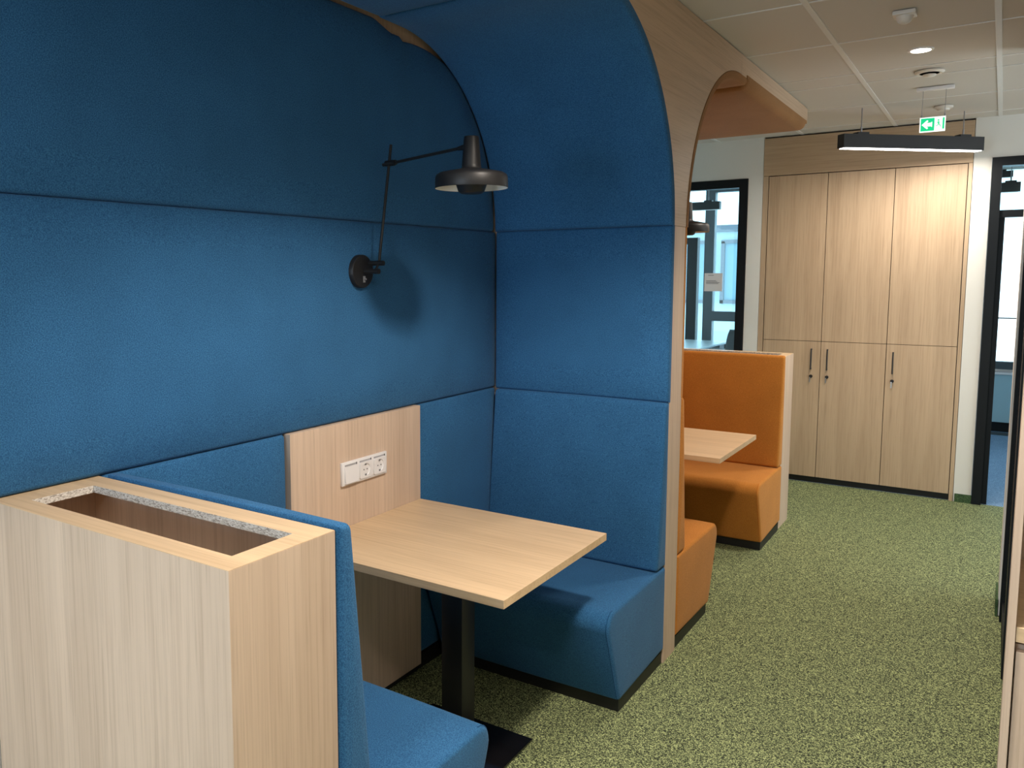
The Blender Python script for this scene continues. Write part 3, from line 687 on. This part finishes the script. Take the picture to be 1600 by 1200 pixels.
# planters ---------------------------------------------------------
def planter(on, label):
    X0, X1, zt = W-0.040, -1.112, 1.127
    def YY(a, b): return sorted((mir(a, on), mir(b, on)))
    t = thing('planter_box', (-1.51, mir(1.118, on), 0), label, 'planter', 'empty oak planter boxes behind the benches')
    def bx(name, x0, x1, ya, yb_, z0, z1, mat, **k):
        a, b = YY(ya, yb_); m_ = MB(); m_.box(x0, x1, a, b, z0, z1, **k); return m_.build(name, mat, t)
    bx('front_panel', X0, X1, 0.973, 0.991, 0.0, zt-0.0012, M['wood_z'])
    bx('back_panel', X0, X1, 1.246, 1.262, 0.0, zt-0.0012, M['wood_z'])
    bx('side_panel', X1-0.018, X1, 0.991, 1.246, 0.0, zt-0.0012, M['wood_z'])
    bx('side_panel', X0, X0+0.018, 0.991, 1.246, 0.0, zt-0.0012, M['wood_z'])
    bx('inner_floor', X0+0.018, X1-0.018, 0.991, 1.246, 0.70, 0.718, M['wood_x'])
    # lid with raw chipboard cut edges
    a0, a1 = YY(0.973, 1.262); c0, c1 = YY(1.031, 1.195); hx0, hx1 = -1.860, -1.168; z0, z1 = zt-0.018, zt
    m_ = MB()
    g0 = 0.0005; o_ = [(X0, a0+g0), (X1-g0, a0+g0), (X1-g0, a1-g0), (X0, a1-g0)]; i_ = [(hx0, c0), (hx1, c0), (hx1, c1), (hx0, c1)]
    vs = [(x, y, z) for z in (z0, z1) for x, y in o_+i_]
    for k in range(4):
        j = (k+1) % 4
        m_.add(vs, [(8+k, 8+j, 12+j, 12+k), (k, 4+k, 4+j, j), (k, j, 8+j, 8+k)], 0); m_.add(vs, [(4+k, 12+k, 12+j, 4+j)], 1)
    bm_o = m_
    me = bm_o.build('lid', [M['wood_x'], M['chip']], t)
    bm = bmesh.new(); bm.from_mesh(me.data); bmesh.ops.remove_doubles(bm, verts=bm.verts, dist=1e-5); bmesh.ops.recalc_face_normals(bm, faces=bm.faces); bm.to_mesh(me.data); bm.free()
planter(False, 'empty pale oak planter box in the foreground behind the blue bench')
planter(True, 'empty oak planter box at the far end behind the orange bench')

# tables -----------------------------------------------------------
def table(on, label):
    yc = mir(2.334, on)
    t = thing('booth_table', (-1.5, yc, 0), label, 'table', 'oak booth tables')
    y0, y1 = sorted((mir(1.965, on), mir(2.703, on)))
    m_ = MB(); m_.box(W, -1.104, y0, y1, 0.740-0.026, 0.740, bev=0.0007, seg=1); tt = m_.build('tabletop', M['wood_x'], t)
    m_ = MB()
    for q_ in ((-1.532, -1.448),): m_.box(q_[0], q_[1], mir(2.33, on)-0.042, mir(2.33, on)+0.042, 0.012, 0.705, bev=0.002)
    m_.build('column', M['black'], t, True)
    a, b = sorted((mir(2.075, on), mir(2.500, on)))
    m_ = MB(); m_.box(-1.715, -1.284, a, b, 0.0, 0.010, bev=0.002); m_.build('base_plate', M['glossblack'], t, True)
    m_ = MB(); m_.box(-1.66, -1.32, yc-0.15, yc+0.15, 0.705, 0.714); m_.build('mounting_plate', M['black'], t)
table(False, 'oak-topped pedestal table with black column in the blue booth')
table(True, 'oak-topped table between the orange benches')

# sockets ----------------------------------------------------------
XW = W-0.001
st = thing('socket_strip', (XW, 2.333, 0.90), 'white triple strip of a switch and two power sockets on the oak panel', 'socket')
SY0, SY1, SZ0, SZ1 = 2.206, 2.468, 0.897, 0.982
m_ = MB(); m_.box(XW, XW+0.011, SY0, SY1, SZ0, SZ1, bev=0.002, seg=2); m_.build('frame', M['white'], st, True)
cell = (SY1-SY0-0.012)/3
for k in range(3):
    y0 = SY0+0.006+k*cell+0.006; y1 = y0+cell-0.012; yc = (y0+y1)/2; zc = 0.9365
    m_ = MB(); m_.box(XW+0.011, XW+0.0122, y0+0.002, y1-0.006, SZ1-0.0145, SZ1-0.0085); m_.box(XW+0.011, XW+0.0126, y1-0.006, y1-0.002, SZ1-0.0155, SZ1-0.0075, 1); m_.build('label_window', [M['lens'], M['dark']], st)
    if k == 0:
        m_ = MB(); m_.add([(XW+0.011, y0, 0.905), (XW+0.011, y1, 0.905), (XW+0.0105, y1, 0.966), (XW+0.0105, y0, 0.966), (XW+0.019, y0, 0.905), (XW+0.019, y1, 0.905), (XW+0.0125, y1, 0.966), (XW+0.0125, y0, 0.966)],
                         [(0, 1, 2, 3), (4, 5, 6, 7), (0, 1, 5, 4), (2, 3, 7, 6), (0, 3, 7, 4), (1, 2, 6, 5)]); m_.build('rocker_switch', M['white'], st)
    else:
        # plate with a round recess
        n = 40; R_ = 0.0235; vs = []; sq = []
        for i in range(n):
            a = 2*PI*i/n; ca, sa = math.cos(a), math.sin(a); kx = min((y1-y0)/2/max(abs(ca), 1e-6), 0.031/max(abs(sa), 1e-6)); sq.append((yc+ca*kx, zc+sa*kx))
        ring = lambda r, x: [(x, yc+r*math.cos(2*PI*i/n), zc+r*math.sin(2*PI*i/n)) for i in range(n)]
        L = [[(XW+0.0112, y, z) for y, z in sq], [(XW+0.0150, y, z) for y, z in sq], ring(R_, XW+0.0150), ring(R_-0.001, XW+0.0116), ring(0.0005, XW+0.0116)]
        vs = [p_ for l_ in L for p_ in l_]; fs = [(a*n+i, a*n+(i+1) % n, (a+1)*n+(i+1) % n, (a+1)*n+i) for a in range(4) for i in range(n)]
        m_ = MB(); m_.add(vs, fs); so = m_.build('power_socket', M['white'], st, True)
        m_ = MB()
        for dy in (-0.0095, 0.0095): m_.tube((XW+0.0117, yc+dy, zc), (XW+0.0121, yc+dy, zc), 0.0026, n=12)
        m_.build('pin_holes', M['dark'], so)
        for dz in (-0.0195, 0.0195):
            m_ = MB(); m_.box(XW+0.0117, XW+0.0140, yc-0.004, yc+0.004, zc+dz-0.003, zc+dz+0.003); m_.build('earth_clip', M['grey'], so)

# wall lamps -------------------------------------------------------
def wall_lamp(on, label):
    Y = lambda y: mir(y, on)
    cx, cy, cz = W+0.002, Y(2.318), 1.668
    t = thing('wall_lamp', (cx, cy, cz-0.06), label, 'lamp', 'black swing-arm wall lamps')
    m_ = MB(); m_.lathe((cx, cy, cz), [(0.060, -0.004), (0.060, 0.020), (0.057, 0.024), (0.0, 0.024)], 44, 'x'); pl = m_.build('wall_plate', M['lampblack'], t, True)
    m_ = MB(); m_.tube((cx+0.024, Y(2.322), 1.640), (cx+0.034, Y(2.322), 1.640), 0.0032, n=10); m_.box(cx+0.024, cx+0.0255, Y(2.322)-0.006, Y(2.322)+0.006, 1.628, 1.651); m_.build('switch', M['grey'], pl, True)
    # lower and upper pegs
    m_ = MB(); m_.tube((cx+0.02, Y(2.325), 1.668), (cx+0.085, Y(2.330), 1.668), 0.0085, n=18); m_.tube((cx+0.068, Y(2.330), 1.668), (cx+0.086, Y(2.330), 1.668), 0.0098, n=18); m_.build('peg', M['lampblack'], t, True)
    m_ = MB(); m_.tube((cx+0.022, Y(2.352), 1.697), (cx+0.090, Y(2.352), 1.697), 0.009, n=18); m_.tube((cx+0.068, Y(2.330), 1.668), (cx+0.068, Y(2.352), 1.697), 0.0045, n=10); m_.build('peg', M['lampblack'], t, True)
    # leaning rod
    rx = cx+0.068
    B0 = Vector((rx, Y(2.352), 1.690)); B1 = Vector((rx-0.004, Y(2.435), 2.125))
    m_ = MB(); m_.tube(B0, B1, 0.0052, n=16); m_.build('upright_rod', M['lampblack'], t, True)
    K = B0+(B1-B0)*0.845
    hx, hy = (-1.432 if on else -1.412), Y(2.285)
    He = Vector((hx, hy, 2.064-(0.05 if on else 0))); dirv = (He-K).normalized()
    off = Vector((0.014, 0, 0)); K2 = K+off*0.9
    dirv = (He-K2).normalized(); st_ = K2-dirv*0.050
    end = He-dirv*0.030
    m_ = MB(); m_.tube(st_, end, 0.0052, n=16); m_.tube(end-dirv*0.035, end-dirv*0.012, 0.0065, 0.0085, n=16); m_.tube(end-dirv*0.012, end+dirv*0.01, 0.0085, n=16); m_.build('arm', M['lampblack'], t, True)
    m_ = MB(); m_.tube(K-off*1.0, K+off*1.7, 0.0105, n=18); m_.tube(st_-dirv*0.004, st_+dirv*0.012, 0.0065, n=12); m_.tube(K2-dirv*0.022, K2+dirv*0.024, 0.0088, n=16)
    m_.build('clamp', M['lampblack'], t, True)
    # head
    z0 = 1.880 if on else 1.930
    m_ = MB()
    m_.lathe((hx, hy, z0), [(0.1165, 0.0), (0.1175, 0.002), (0.1160, 0.034), (0.1130, 0.042), (0.1040, 0.048), (0.060, 0.057), (0.034, 0.062), (0.0315, 0.066), (0.0305, 0.075), (0.0245, 0.158), (0.0225, 0.163), (0.0, 0.164)], 64, close=True)
    sh = m_.build('lamp_shade', M['lampblack'], t, True)
    m_ = MB(); m_.lathe((hx, hy, z0), [(0.1160, 0.0005), (0.1140, 0.030), (0.1080, 0.040), (0.050, 0.052), (0.0, 0.053)], 64, close=True); m_.build('shade_lining', M['inner'], sh, True)
    m_ = MB(); m_.lathe((hx, hy, z0), [(0.0, -0.016), (0.034, -0.016), (0.042, -0.010), (0.049, 0.010), (0.051, 0.016), (0.047, 0.020), (0.0, 0.022)], 48); m_.tube((hx, hy, z0+0.02), (hx, hy, z0+0.055), 0.014, n=20); m_.build('glare_cup', M['lampblack'], t, True)
wall_lamp(False, 'black swing-arm wall lamp with disc shade on the blue wall')
wall_lamp(True, 'black swing-arm wall lamp peeking out from the orange booth')

# ================================================================== KITCHEN UNIT AT THE RIGHT EDGE
KY = 2.10
sp_ = MB(); sp_.box(0.0475, 0.0625, KY, 2.66, 0.0, 2.45, bev=0.0006, seg=1)
tag(sp_.build('end_panel', M['wood_z']), 'tall thin pale end panel at the right edge of the photo', 'panel')
kc = thing('base_cabinet', (0.36, 2.38, 0), 'pale oak base cabinet under the worktop at the right edge', 'cabinet')
m_ = MB(); m_.box(0.0635, 0.66, KY+0.03, 2.64, 0.08, 0.860); m_.build('carcass', M['wood_z'], kc)
m_ = MB(); m_.box(0.0655, 0.655, KY+0.008, KY+0.027, 0.09, 0.850, bev=0.001, seg=1); m_.build('door', M['wood_z'], kc)
m_ = MB(); m_.box(0.0635, 0.66, KY+0.06, 2.6, 0.0, 0.08); m_.build('plinth', M['plinth'], kc)
m_ = MB(); m_.box(0.0632, 0.68, KY+0.004, 2.628, 0.872, 0.905, bev=0.0008, seg=1); tag(m_.build('worktop', M['wood_x']), 'pale oak worktop slab on the base cabinet at the right edge', 'worktop')
m_ = MB(); m_.box(0.0632, 0.68, 2.630, 2.648, 0.905, 2.45, bev=0.0008, seg=1); tag(m_.build('splashback_panel', M['wood_z']), 'upright oak back panel standing behind the worktop', 'panel')

# the kitchen unit stands about one degree off the corridor line
bpy.context.view_layer.update()
piv = Matrix.Translation((0.05, KY, 0)); rot = piv @ Matrix.Rotation(math.radians(-1.1), 4, 'Z') @ piv.inverted()
for o in list(bpy.data.objects):
    if o.parent is None and o.name.split('.')[0] in ('end_panel', 'base_cabinet', 'worktop', 'splashback_panel'):
        o.matrix_world = rot @ o.matrix_world
for o in bpy.data.objects:
    if '_o' in o.keys(): del o['_o']
